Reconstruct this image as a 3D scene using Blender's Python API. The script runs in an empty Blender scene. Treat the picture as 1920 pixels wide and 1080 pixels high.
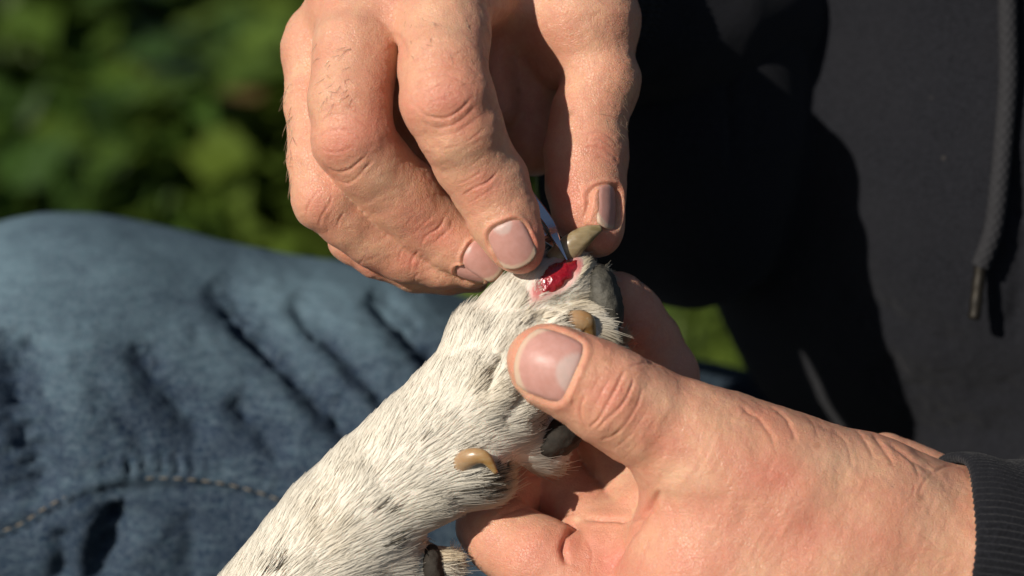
import bpy, math, random
import numpy as np
from mathutils import Vector, Matrix

random.seed(7); RNG = np.random.default_rng(7)
scene = bpy.context.scene
C = scene.collection
R = math.radians

# ------------------------------------------------------------------ camera, light, exposure
TILT = R(25.0)
D = 0.711                       # focus distance, metres
S = 0.256 / 1920.0              # metres per modelling unit
DP = D / S
FOCUS = Vector((0.0, 0.0, 0.46))
FWD = Vector((0, math.cos(TILT), -math.sin(TILT)))
UP = Vector((0, math.sin(TILT), math.cos(TILT)))
cam_d = bpy.data.cameras.new('camera'); cam = bpy.data.objects.new('camera', cam_d); C.objects.link(cam)
cam.location = FOCUS - FWD * D
cam.rotation_euler = (R(90) - TILT, 0, 0)
cam_d.sensor_width = 36.0
cam_d.lens = 36.0 * D / 0.256
cam_d.clip_start = 0.02; cam_d.clip_end = 500
cam_d.dof.use_dof = True
cam_d.dof.focus_distance = D - 0.004
cam_d.dof.aperture_fstop = cam_d.lens / 12.5
cam_d.dof.aperture_blades = 0
scene.camera = cam

LV = (0.80, 0.45, 1.0)          # way the sunlight travels: right, down, away from the camera
Lw = (Vector((1, 0, 0)) * LV[0] - UP * LV[1] + FWD * LV[2]).normalized()
sun_d = bpy.data.lights.new('sun', 'SUN'); sun = bpy.data.objects.new('sun', sun_d); C.objects.link(sun)
sun.rotation_euler = Lw.to_track_quat('-Z', 'Y').to_euler()
sun_d.energy = 5.0; sun_d.angle = R(0.55); sun_d.color = (1.0, 0.93, 0.83)
world = bpy.data.worlds.new('World'); scene.world = world; world.use_nodes = True
wn = world.node_tree
sky = wn.nodes.new('ShaderNodeTexSky'); sky.sky_type = 'NISHITA'; sky.sun_disc = False
toward = -Lw
sky.sun_elevation = math.asin(toward.z); sky.sun_rotation = math.atan2(toward.x, toward.y)
wn.links.new(sky.outputs[0], wn.nodes['Background'].inputs[0])
wn.nodes['Background'].inputs[1].default_value = 0.05
scene.view_settings.view_transform = 'Standard'; scene.view_settings.look = 'None'
scene.view_settings.exposure = -0.04; scene.view_settings.gamma = 1.0
scene.view_settings.use_curve_mapping = False
scene.render.engine = 'CYCLES'
scene.cycles.use_denoising = True
scene.cycles.max_bounces = 10; scene.cycles.diffuse_bounces = 4; scene.cycles.transmission_bounces = 8
scene.cycles.sample_clamp_indirect = 6.0

# ------------------------------------------------------------------ frames
def P(x, y, w=0.0):
    k = 1.0 + w / DP
    return np.array([(x - 960.0) * k, (540.0 - y) * k, w], dtype=np.float64)
def to_px(v):
    k = 1.0 + v[:, 2] / DP
    return v[:, 0] / k + 960.0, 540.0 - v[:, 1] / k
MX = np.array([[1, 0, 0], list(UP), list(FWD)]) * S         # rows: model axes in world
F0 = np.array(FOCUS)
def world_np(v): return v @ MX + F0

# ------------------------------------------------------------------ implicit modelling
def smin(a, b, k):
    h = np.clip(k - np.abs(a - b), 0, None) / k
    return np.minimum(a, b) - h * h * k * 0.25
class Grid:
    def __init__(g, lo, hi, h):
        g.lo = np.array(lo, float); g.h = float(h)
        g.n = np.ceil((np.array(hi, float) - g.lo) / h).astype(int) + 1
        g.ax = [(g.lo[i] + np.arange(g.n[i]) * h).astype(np.float32) for i in range(3)]
    def empty(g): return np.full(tuple(g.n), 200.0, np.float32)
    def box(g, lo, hi):
        a = np.clip(np.floor((np.array(lo) - g.lo) / g.h).astype(int), 0, g.n)
        b = np.clip(np.ceil((np.array(hi) - g.lo) / g.h).astype(int) + 1, 0, g.n)
        return tuple(slice(a[i], max(b[i], a[i])) for i in range(3))
    def cone(g, f, a, b, ra, rb, k, ell=None, margin=70):
        """round cone a-b blended into f; ell = (direction, factor) squashes the section"""
        a = np.array(a, float); b = np.array(b, float); rm = max(ra, rb) + margin
        if ell is not None: rm = max(ra, rb) * max(1.0, ell[1]) + margin
        sl = g.box(np.minimum(a, b) - rm, np.maximum(a, b) + rm)
        x = g.ax[0][sl[0]][:, None, None]; y = g.ax[1][sl[1]][None, :, None]; z = g.ax[2][sl[2]][None, None, :]
        if x.size == 0 or y.size == 0 or z.size == 0: return
        ab = (b - a).astype(np.float32); L2 = float(ab @ ab) + 1e-6
        px = x - np.float32(a[0]); py = y - np.float32(a[1]); pz = z - np.float32(a[2])
        t = np.clip((px * ab[0] + py * ab[1] + pz * ab[2]) / L2, 0, 1)
        dx = px - t * ab[0]; dy = py - t * ab[1]; dz = pz - t * ab[2]
        q = dx * dx + dy * dy + dz * dz
        if ell is not None:
            n = np.array(ell[0], float); n /= np.linalg.norm(n)
            dn = dx * np.float32(n[0]) + dy * np.float32(n[1]) + dz * np.float32(n[2])
            q = q + dn * dn * np.float32(1.0 / ell[1] ** 2 - 1.0)
        d = np.sqrt(q) - (ra + t * (rb - ra))
        f[sl] = smin(f[sl], d, k) if k > 0 else np.minimum(f[sl], d)
    def chain(g, f, pts, k=10, ell=None):
        """pts: (x, y, w, r) in photograph units"""
        q = [(P(*p[:3]), p[3]) for p in pts]
        for (a, ra), (b, rb) in zip(q, q[1:]): g.cone(f, a, b, ra, rb, k, ell)
        return f
    def limb(g, pts, k=10, ell=None): return g.chain(g.empty(), pts, k, ell)
    def sample(g, f, p):
        q = (p - g.lo) / g.h
        i = np.clip(np.floor(q).astype(int), 0, g.n - 2); t = np.clip(q - i, 0, 1)
        r = 0
        for dx in (0, 1):
            for dy in (0, 1):
                for dz in (0, 1):
                    wgt = (t[:, 0] if dx else 1 - t[:, 0]) * (t[:, 1] if dy else 1 - t[:, 1]) * (t[:, 2] if dz else 1 - t[:, 2])
                    r = r + wgt * f[i[:, 0] + dx, i[:, 1] + dy, i[:, 2] + dz]
        return r
    def grad(g, f, p):
        e = g.h * 0.6; o = []
        for i in range(3):
            d = np.zeros(3); d[i] = e
            o.append(g.sample(f, p + d) - g.sample(f, p - d))
        o = np.stack(o, 1); return o / (np.linalg.norm(o, axis=1, keepdims=True) + 1e-9)
    def hit(g, f, x, y, w0=-600, w1=1500):
        """depth at which the ray through photograph point x, y meets the surface"""
        w = np.arange(w0, w1, g.h * 0.5)
        pts = np.stack([P(x, y, ww) for ww in w]); v = g.sample(f, pts)
        b = np.nonzero(v < 0)[0]
        if not len(b): return None
        i = b[0]
        if i == 0: return pts[0]
        t = v[i - 1] / (v[i - 1] - v[i]); return pts[i - 1] * (1 - t) + pts[i] * t
    def nets(g, f):
        s = f < 0
        c = np.zeros(tuple(g.n - 1), np.int8)
        cor = [(i, j, k) for i in (0, 1) for j in (0, 1) for k in (0, 1)]
        nx, ny, nz = g.n - 1
        for i, j, k in cor: c += s[i:i + nx, j:j + ny, k:k + nz]
        idx = np.argwhere((c > 0) & (c < 8)); del c
        vid = np.full((nx, ny, nz), -1, np.int32); vid[idx[:, 0], idx[:, 1], idx[:, 2]] = np.arange(len(idx))
        val = {q: f[idx[:, 0] + q[0], idx[:, 1] + q[1], idx[:, 2] + q[2]] for q in cor}
        acc = np.zeros((len(idx), 3)); cnt = np.zeros(len(idx))
        for q in cor:
            for ax in range(3):
                if q[ax]: continue
                r = list(q); r[ax] = 1; r = tuple(r)
                a, b = val[q], val[r]; m = (a < 0) != (b < 0)
                t = np.where(m, a / np.where(m, a - b, 1), 0)
                e = np.zeros((len(idx), 3)); e[:] = q; e[:, ax] += t
                acc[m] += e[m]; cnt[m] += 1
        v = g.lo + (idx + acc / cnt[:, None]) * g.h
        faces = []
        for ax in range(3):
            o1, o2 = (ax + 1) % 3, (ax + 2) % 3
            sa = [slice(None)] * 3; sb = [slice(None)] * 3
            sa[ax] = slice(0, -1); sb[ax] = slice(1, None)
            e = np.argwhere(s[tuple(sa)] != s[tuple(sb)])
            e = e[(e[:, o1] > 0) & (e[:, o2] > 0) & (e[:, o1] < g.n[o1] - 1) & (e[:, o2] < g.n[o2] - 1)]
            if not len(e): continue
            ins = s[e[:, 0], e[:, 1], e[:, 2]]
            qs = []
            for d1, d2 in ((1, 1), (0, 1), (0, 0), (1, 0)):
                cc = e.copy(); cc[:, o1] -= d1; cc[:, o2] -= d2
                qs.append(vid[cc[:, 0], cc[:, 1], cc[:, 2]])
            qd = np.stack(qs, 1); qd[~ins] = qd[~ins][:, ::-1]
            faces.append(qd)
        F = np.concatenate(faces); F = F[(F >= 0).all(1)]
        for _ in range(2):
            d = g.sample(f, v); v = v - g.grad(f, v) * np.clip(d, -g.h, g.h)[:, None] * 0.8
        return v, F[:, ::-1]        # model frame is left-handed (x right, y up, w away)

def mesh_np(name, v, faces, worldly=False):
    me = bpy.data.meshes.new(name)
    vw = v if worldly else world_np(v)
    me.vertices.add(len(vw)); me.vertices.foreach_set('co', vw.astype(np.float32).ravel())
    k = faces.shape[1]
    me.loops.add(faces.size); me.loops.foreach_set('vertex_index', faces.astype(np.int32).ravel())
    me.polygons.add(len(faces)); me.polygons.foreach_set('loop_start', np.arange(0, faces.size, k, dtype=np.int32))
    me.update(calc_edges=True); me.validate()
    me.polygons.foreach_set('use_smooth', np.ones(len(me.polygons), bool))
    return me
def subdivide(v, faces, n=1):
    """one Catmull-Clark step of a mesh given in model units"""
    me = bpy.data.meshes.new('work')
    me.from_pydata([], [], []) if False else None
    me = mesh_np('work', v, faces, True)
    ob = bpy.data.objects.new('work', me); C.objects.link(ob)
    m = ob.modifiers.new('s', 'SUBSURF'); m.levels = n; m.render_levels = n
    dg = bpy.context.evaluated_depsgraph_get(); ev = ob.evaluated_get(dg); em = ev.to_mesh()
    vo = np.empty(len(em.vertices) * 3, np.float32); em.vertices.foreach_get('co', vo)
    lo = np.empty(len(em.loops), np.int32); em.loops.foreach_get('vertex_index', lo)
    vo = vo.reshape(-1, 3).astype(float); fo = lo.reshape(-1, 4).copy()
    ev.to_mesh_clear(); bpy.data.objects.remove(ob); bpy.data.meshes.remove(me)
    return vo, fo
def normals(v, f):
    a = v[f[:, 2]] - v[f[:, 0]]; b = v[f[:, 3]] - v[f[:, 1]]
    n = np.cross(a, b); o = np.zeros_like(v)
    for i in range(4):
        for j in range(3): o[:, j] += np.bincount(f[:, i], n[:, j], len(v))
    o = -o
    return o / (np.linalg.norm(o, axis=1, keepdims=True) + 1e-12)

# smooth 3-D value noise
_T = RNG.random((64, 64, 64)).astype(np.float32) * 2 - 1
def noise(p, scale, off=0.0):
    q = p / scale + off; i = np.floor(q).astype(int); t = q - i; t = t * t * (3 - 2 * t)
    r = 0
    for dx in (0, 1):
        for dy in (0, 1):
            for dz in (0, 1):
                wgt = (t[:, 0] if dx else 1 - t[:, 0]) * (t[:, 1] if dy else 1 - t[:, 1]) * (t[:, 2] if dz else 1 - t[:, 2])
                r = r + wgt * _T[(i[:, 0] + dx) & 63, (i[:, 1] + dy) & 63, (i[:, 2] + dz) & 63]
    return r
def poly_dist(x, y, pl):
    """distance to a polyline and the fraction along it"""
    best = np.full(len(x), 1e9); fr = np.zeros(len(x))
    L = [math.dist(a, b) for a, b in zip(pl, pl[1:])]; T = sum(L); s = 0
    for (a, b), l in zip(zip(pl, pl[1:]), L):
        dx, dy = b[0] - a[0], b[1] - a[1]
        t = np.clip(((x - a[0]) * dx + (y - a[1]) * dy) / (l * l), 0, 1)
        d = np.hypot(x - a[0] - t * dx, y - a[1] - t * dy)
        m = d < best; best[m] = d[m]; fr[m] = (s + t[m] * l) / T; s += l
    return best, fr
def smooth_pl(pl, n=6):
    pts = [np.array(p, float) for p in pl]; q = [2 * pts[0] - pts[1]] + pts + [2 * pts[-1] - pts[-2]]
    out = []
    for i in range(1, len(q) - 2):
        for j in range(n):
            t = j / n
            out.append(0.5 * (2 * q[i] + (q[i + 1] - q[i - 1]) * t + (2 * q[i - 1] - 5 * q[i] + 4 * q[i + 1] - q[i + 2]) * t * t
                              + (3 * q[i] - q[i - 1] - 3 * q[i + 1] + q[i + 2]) * t ** 3))
    out.append(pts[-1]); return [tuple(o) for o in out]
def front_mask(v, n, tol=40, cell=8):
    x, y = to_px(v); xi = np.floor(x / cell).astype(int); yi = np.floor(y / cell).astype(int)
    xi -= xi.min(); yi -= yi.min(); key = xi * (yi.max() + 1) + yi
    z = np.full(key.max() + 1, 1e9); np.minimum.at(z, key, v[:, 2])
    facing = np.clip((-n[:, 2] + 0.1) / 0.3, 0, 1)
    return np.where(v[:, 2] < z[key] + tol, facing, 0), x, y
def carve(v, n, lines, disp, red=None, tol=40, DEEP=1.0):
    m, x, y = front_mask(v, n, tol)
    for pl, wd, dep in lines:
        pl = smooth_pl(pl); xs = [p[0] for p in pl]; ys = [p[1] for p in pl]; r = wd * 5
        s = np.nonzero((x > min(xs) - r) & (x < max(xs) + r) & (y > min(ys) - r) & (y < max(ys) + r) & (m > 0))[0]
        if not len(s): continue
        wob = noise(v[s], 14.0, 3.3) * wd * 0.35
        d, fr = poly_dist(x[s], y[s] + wob, pl)
        end = np.clip(np.minimum(fr, 1 - fr) * 6, 0, 1) ** 0.7
        var = 0.75 + 0.4 * noise(v[s], 22.0, 9.1)
        g = np.exp(-(d / (0.8 * wd)) ** 2)
        disp[s] -= dep * DEEP * (g - 0.16 * np.exp(-((d - 2.2 * wd) / (1.2 * wd)) ** 2)) * end * var * m[s]
        if red is not None: red[s] = np.maximum(red[s], 0.16 * np.exp(-(d / (1.6 * wd)) ** 2) * end * m[s] * (1 if dep > 0 else 0))
def spots(v, n, lst, arr, mode='add'):
    m, x, y = front_mask(v, n, 60)
    for cx, cy, rx, ry, ang, a in lst:
        c, s = math.cos(R(ang)), math.sin(R(ang)); dx, dy = x - cx, y - cy
        g = np.exp(-((dx * c + dy * s) / rx) ** 2 - ((-dx * s + dy * c) / ry) ** 2) * a
        arr += g * m

# ------------------------------------------------------------------ scene helpers
def thing(name, label, cat, loc_px, group=None):
    o = bpy.data.objects.new(name, None); C.objects.link(o); o.empty_display_size = 0.02
    o.location = Vector(world_np(P(*loc_px)[None])[0]); o['label'] = label; o['category'] = cat
    if group: o['group'] = group
    return o
def part(name, data, mat, parent=None, label=None, kind=None):
    o = bpy.data.objects.new(name, data); C.objects.link(o)
    if mat: data.materials.append(mat)
    if parent is not None:
        o.parent = parent; o.matrix_parent_inverse = Matrix.Translation(-parent.location)     # vertices are already in world places
    if label: o['label'] = label
    if kind: o['kind'] = kind
    return o
def attr(me, name, arr):
    a = me.attributes.new(name, 'FLOAT', 'POINT'); a.data.foreach_set('value', arr.astype(np.float32))
def frame_of(dirs):
    t = dirs / np.linalg.norm(dirs); ref = np.array([0, 0, 1.0]) if abs(t[2]) < 0.9 else np.array([0, 1.0, 0])
    u = np.cross(t, ref); u /= np.linalg.norm(u); return t, u, np.cross(t, u)
def sweep(path, rad, nseg=24, caps=True, mod=None):
    """tube along path (model units); mod(i, theta) multiplies the radius"""
    path = np.array(path, float); n = len(path); th = np.arange(nseg) / nseg * 2 * np.pi
    V = []; t0, u, w = frame_of(path[1] - path[0])
    for i in range(n):
        t = path[min(i + 1, n - 1)] - path[max(i - 1, 0)]; t /= np.linalg.norm(t)
        u = u - t * (u @ t); u /= np.linalg.norm(u); w = np.cross(t, u)
        r = rad[i] * (mod(i, th) if mod else 1.0) * np.ones(nseg)
        V.append(path[i] + np.outer(np.cos(th) * r, u) + np.outer(np.sin(th) * r, w))
    V = np.concatenate(V); F = []
    for i in range(n - 1):
        for j in range(nseg):
            k = (j + 1) % nseg; F.append((i * nseg + j, i * nseg + k, (i + 1) * nseg + k, (i + 1) * nseg + j))
    V = list(V)
    if caps:
        for i, p in ((0, path[0]), (n - 1, path[-1])):
            c = len(V); V.append(p)
            for j in range(0, nseg, 2):
                a, b, d = i * nseg + j, i * nseg + (j + 1) % nseg, i * nseg + (j + 2) % nseg
                F.append((c, b, a, d)[:4] if False else ((c, d, b, a) if i == 0 else (c, a, b, d)))
    return np.array(V), np.array(F)
def strands(name, pts, r0, r1, mat, parent, col=None, kind='stuff', label=None, nrm=None):
    """pts (N, K, 3) in model units"""
    N, K, _ = pts.shape
    cu = bpy.data.hair_curves.new(name); cu.add_curves([K] * N)
    cu.position_data.foreach_set('vector', world_np(pts.reshape(-1, 3)).astype(np.float32).ravel())
    t = np.linspace(0, 1, K); r = (r0 + (r1 - r0) * t ** 1.5)[None] * np.ones((N, 1)) * S
    cu.points.foreach_set('radius', r.astype(np.float32).ravel())
    if col is not None:
        a = cu.attributes.new('tone', 'FLOAT', 'CURVE'); a.data.foreach_set('value', col.astype(np.float32))
    if nrm is not None:
        a = cu.attributes.new('coat', 'FLOAT_VECTOR', 'CURVE'); a.data.foreach_set('vector', (nrm @ (MX / S)).astype(np.float32).ravel())
    return part(name, cu, mat, parent, label, kind)

# ------------------------------------------------------------------ materials
class M:
    def __init__(s, name):
        s.m = bpy.data.materials.new(name); s.m.use_nodes = True; s.t = s.m.node_tree; s.b = s.t.nodes['Principled BSDF']
    def n(s, typ, **kw):
        o = s.t.nodes.new(typ)
        for k, v in kw.items():
            if k.startswith('i_'):
                key = k[2:]; key = int(key) if key.isdigit() else key
                o.inputs[key].default_value = v
            else: setattr(o, k, v)
        return o
    def l(s, a, b): s.t.links.new(a, b)
    def set(s, **kw):
        for k, v in kw.items(): s.b.inputs[k.replace('_', ' ')].default_value = v
    def coords(s): return s.n('ShaderNodeTexCoord').outputs['Object']
    def noise(s, scale, detail=3, rough=0.55, vec=None, dist=0):
        o = s.n('ShaderNodeTexNoise'); o.inputs['Scale'].default_value = scale; o.inputs['Detail'].default_value = detail
        o.inputs['Roughness'].default_value = rough; o.inputs['Distortion'].default_value = dist
        s.l(vec if vec is not None else s.coords(), o.inputs['Vector']); return o.outputs['Fac']
    def math(s, op, a, b=None, clamp=False):
        o = s.n('ShaderNodeMath', operation=op, use_clamp=clamp)
        for i, x in enumerate((a, b)):
            if x is None: continue
            if isinstance(x, (int, float)): o.inputs[i].default_value = x
            else: s.l(x, o.inputs[i])
        return o.outputs[0]
    def rng(s, x, a, b, c, d):
        o = s.n('ShaderNodeMapRange', clamp=True)
        for i, q in enumerate((x, a, b, c, d)):
            if isinstance(q, (int, float)): o.inputs[i].default_value = q
            else: s.l(q, o.inputs[i])
        return o.outputs[0]
    def mix(s, f, a, b, mode='MIX'):
        o = s.n('ShaderNodeMix', data_type='RGBA', blend_type=mode)
        for i, x in ((0, f), (6, a), (7, b)):
            if isinstance(x, (int, float)): o.inputs[i].default_value = x
            elif isinstance(x, tuple): o.inputs[i].default_value = (*x, 1)
            else: s.l(x, o.inputs[i])
        return o.outputs[2]
    def attr(s, name): return s.n('ShaderNodeAttribute', attribute_name=name).outputs['Fac']
    def bump(s, h, strength, dist, nrm=None):
        o = s.n('ShaderNodeBump'); o.inputs['Strength'].default_value = strength; o.inputs['Distance'].default_value = dist
        s.l(h, o.inputs['Height'])
        if nrm is not None: s.l(nrm, o.inputs['Normal'])
        return o.outputs[0]
    def col(s, x):
        if isinstance(x, tuple): s.b.inputs['Base Color'].default_value = (*x, 1)
        else: s.l(x, s.b.inputs['Base Color'])

def skin_mat():
    s = M('skin')
    red = s.attr('red'); pale = s.attr('pale')
    n1 = s.noise(70, 4, 0.6); n2 = s.noise(380, 3, 0.6); n3 = s.noise(1500, 2, 0.6)
    c = s.mix(s.rng(n1, 0.36, 0.66, 0, 1), (0.665, 0.375, 0.238), (0.615, 0.285, 0.182))
    c = s.mix(s.rng(n2, 0.42, 0.72, 0, 0.55), c, (0.55, 0.235, 0.165))
    c = s.mix(s.math('MULTIPLY', red, s.rng(n2, 0.25, 0.7, 1.1, 0.6), True), c, (0.56, 0.175, 0.125))
    c = s.mix(pale, c, (0.69, 0.45, 0.30))
    c = s.mix(s.rng(n3, 0.45, 0.75, 0, 0.22), c, (0.72, 0.47, 0.32))
    # scattered brown freckles
    vo = s.n('ShaderNodeTexVoronoi'); vo.inputs['Scale'].default_value = 130; s.l(s.coords(), vo.inputs['Vector'])
    fr = s.math('MULTIPLY', s.rng(vo.outputs['Distance'], 0.06, 0.2, 1, 0), s.rng(s.noise(60, 2), 0.48, 0.68, 0, 0.6))
    c = s.mix(fr, c, (0.36, 0.17, 0.095))
    s.col(c)
    s.set(Roughness=0.46, Specular_IOR_Level=0.42, Subsurface_Weight=0.55, Subsurface_Scale=0.0016, Subsurface_Anisotropy=0.3)
    s.b.inputs['Subsurface Radius'].default_value = (1.0, 0.36, 0.2)
    s.l(s.rng(n2, 0.3, 0.7, 0.34, 0.52), s.b.inputs['Roughness'])
    v2 = s.n('ShaderNodeTexVoronoi', feature='DISTANCE_TO_EDGE'); v2.inputs['Scale'].default_value = 1350
    s.l(s.coords(), v2.inputs['Vector'])
    h = s.math('ADD', s.rng(v2.outputs['Distance'], 0, 0.12, 0, 1), s.math('MULTIPLY', s.noise(900, 5, 0.65), 1.4))
    s.l(s.bump(h, 0.34, 0.0004), s.b.inputs['Normal'])
    return s.m
def nail_mat():
    s = M('fingernail')
    c = s.mix(s.attr('free'), s.mix(s.attr('lunula'), (0.50, 0.255, 0.21), (0.51, 0.365, 0.32)), (0.58, 0.43, 0.31))
    c = s.mix(s.rng(s.noise(500, 3), 0.35, 0.7, 0, 0.25), c, (0.7, 0.42, 0.38))
    s.col(c); s.set(Roughness=0.42, Specular_IOR_Level=0.35, Subsurface_Weight=0.3, Subsurface_Scale=0.001)
    s.b.inputs['Subsurface Radius'].default_value = (1.0, 0.4, 0.3)
    s.l(s.bump(s.noise(700, 3), 0.22, 0.0003), s.b.inputs['Normal'])
    return s.m
def fur_mat():
    s = M('fur'); tone = s.attr('tone')
    c = s.mix(s.rng(tone, 0, 0.5, 0, 1), (0.735, 0.695, 0.610), (0.66, 0.55, 0.38))
    c = s.mix(s.rng(tone, 0.5, 1.0, 0, 1), c, (0.022, 0.02, 0.02))
    s.col(c); s.set(Roughness=0.6, Specular_IOR_Level=0.25)
    # dense coat: hairs shade mostly with the lie of the coat they belong to
    ge = s.n('ShaderNodeNewGeometry'); at = s.n('ShaderNodeAttribute', attribute_name='coat'); vm = s.n('ShaderNodeMix', data_type='VECTOR'); vm.inputs[0].default_value = 0.85
    s.l(ge.outputs['Normal'], vm.inputs[4]); s.l(at.outputs['Vector'], vm.inputs[5]); no = s.n('ShaderNodeVectorMath', operation='NORMALIZE'); s.l(vm.outputs[1], no.inputs[0])
    s.l(no.outputs[0], s.b.inputs['Normal'])
    tr = s.n('ShaderNodeBsdfTranslucent'); s.l(c, tr.inputs['Color'])
    s.l(no.outputs[0], tr.inputs['Normal']); mx = s.n('ShaderNodeMixShader'); mx.inputs[0].default_value = 0.12
    s.l(s.b.outputs[0], mx.inputs[1]); s.l(tr.outputs[0], mx.inputs[2])
    thin = s.n('ShaderNodeBsdfTransparent'); m2 = s.n('ShaderNodeMixShader'); s.l(s.rng(tone, 0.5, 0.8, 0.30, 0.0), m2.inputs[0])     # fine white hairs let light through
    s.l(mx.outputs[0], m2.inputs[1]); s.l(thin.outputs[0], m2.inputs[2])
    s.l(m2.outputs[0], s.t.nodes['Material Output'].inputs['Surface'])
    return s.m
def simple(name, colr, rough, spec=0.5, metal=0.0, nscale=None, amp=0.3, bump=0.0, sss=0.0, coat=0.0, col2=None):
    s = M(name)
    if nscale: s.col(s.mix(s.rng(s.noise(nscale, 4, 0.6), 0.3, 0.7, 0, 1), colr, col2 or tuple(q * (1 - amp) for q in colr)))
    else: s.col(colr)
    s.set(Roughness=rough, Specular_IOR_Level=spec, Metallic=metal, Coat_Weight=coat, Coat_Roughness=0.08)
    if sss:
        s.set(Subsurface_Weight=sss, Subsurface_Scale=0.002); s.b.inputs['Subsurface Radius'].default_value = (1, 0.5, 0.3)
    if bump: s.l(s.bump(s.noise((nscale or 300) * 2, 4, 0.6), bump, 0.0006), s.b.inputs['Normal'])
    return s.m
def fleece_mat():
    s = M('black_fleece')
    a = s.noise(1100, 3, 0.7); b = s.noise(45, 3, 0.6)
    c = s.mix(s.rng(a, 0.3, 0.72, 0, 1), (0.0055, 0.0060, 0.0080), (0.0165, 0.0172, 0.0218))
    c = s.mix(s.rng(b, 0.35, 0.7, 0, 0.4), c, (0.0145, 0.0148, 0.018))
    vo = s.n('ShaderNodeTexVoronoi'); vo.inputs['Scale'].default_value = 75; s.l(s.coords(), vo.inputs['Vector'])
    lint = s.math('MULTIPLY', s.rng(vo.outputs['Distance'], 0.02, 0.06, 1, 0), s.rng(s.noise(30, 2), 0.5, 0.6, 0, 0.5))
    s.col(s.mix(lint, c, (0.07, 0.062, 0.055)))
    s.set(Roughness=0.9, Specular_IOR_Level=0.12, Sheen_Weight=0.06, Sheen_Roughness=0.5)
    s.l(s.bump(s.math('ADD', a, s.noise(2600, 2)), 0.5, 0.0008), s.b.inputs['Normal'])
    return s.m
def denim_mat():
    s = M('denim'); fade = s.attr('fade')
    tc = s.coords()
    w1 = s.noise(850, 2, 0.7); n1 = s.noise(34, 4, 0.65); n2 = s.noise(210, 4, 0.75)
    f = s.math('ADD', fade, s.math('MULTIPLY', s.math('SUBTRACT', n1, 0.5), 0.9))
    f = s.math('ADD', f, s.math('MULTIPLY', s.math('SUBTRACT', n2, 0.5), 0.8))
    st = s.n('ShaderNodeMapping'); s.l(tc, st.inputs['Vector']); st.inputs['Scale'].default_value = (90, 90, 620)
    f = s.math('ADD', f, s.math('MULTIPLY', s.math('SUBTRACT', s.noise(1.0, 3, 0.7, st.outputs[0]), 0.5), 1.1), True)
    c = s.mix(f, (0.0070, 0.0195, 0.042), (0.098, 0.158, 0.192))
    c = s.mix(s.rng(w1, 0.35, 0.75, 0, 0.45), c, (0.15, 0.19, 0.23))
    s.col(c); s.set(Roughness=0.85, Specular_IOR_Level=0.15)
    s.l(s.bump(w1, 0.5, 0.0008), s.b.inputs['Normal'])
    return s.m
SKIN, NAIL, FUR, FLEECE, DENIM = skin_mat(), nail_mat(), fur_mat(), fleece_mat(), denim_mat()


# ------------------------------------------------------------------ the setting: ground and ground cover
def ground():
    s = M('soil')
    s.col(s.mix(s.rng(s.noise(9, 5), 0.35, 0.65, 0, 1), (0.020, 0.026, 0.010), (0.045, 0.040, 0.020)))
    s.set(Roughness=0.95, Specular_IOR_Level=0.1)
    n = 60; xs = np.linspace(-30, 30, n); ys = np.linspace(-20, 60, n)
    X, Y = np.meshgrid(xs, ys, indexing='ij')
    v = np.stack([X.ravel(), Y.ravel(), np.zeros(n * n)], 1)
    i = np.arange(n * n).reshape(n, n)
    f = np.stack([i[:-1, :-1].ravel(), i[1:, :-1].ravel(), i[1:, 1:].ravel(), i[:-1, 1:].ravel()], 1)
    part('ground', mesh_np('ground', v, f, True), s.m, kind='structure')
ground()
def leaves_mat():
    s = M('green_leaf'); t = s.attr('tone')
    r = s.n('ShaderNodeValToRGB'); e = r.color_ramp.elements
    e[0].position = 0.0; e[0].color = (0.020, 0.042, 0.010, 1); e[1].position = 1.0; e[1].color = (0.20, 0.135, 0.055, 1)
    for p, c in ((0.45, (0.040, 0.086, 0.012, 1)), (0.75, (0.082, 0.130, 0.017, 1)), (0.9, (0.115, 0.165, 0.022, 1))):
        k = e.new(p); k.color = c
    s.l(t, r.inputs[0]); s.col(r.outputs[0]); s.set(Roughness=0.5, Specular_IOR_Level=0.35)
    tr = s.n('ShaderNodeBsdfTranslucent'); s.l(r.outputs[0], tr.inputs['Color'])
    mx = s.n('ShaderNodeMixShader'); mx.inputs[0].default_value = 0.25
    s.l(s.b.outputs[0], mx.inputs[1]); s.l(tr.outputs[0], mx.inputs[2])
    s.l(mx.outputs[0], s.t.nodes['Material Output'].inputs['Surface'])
    return s.m
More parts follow.
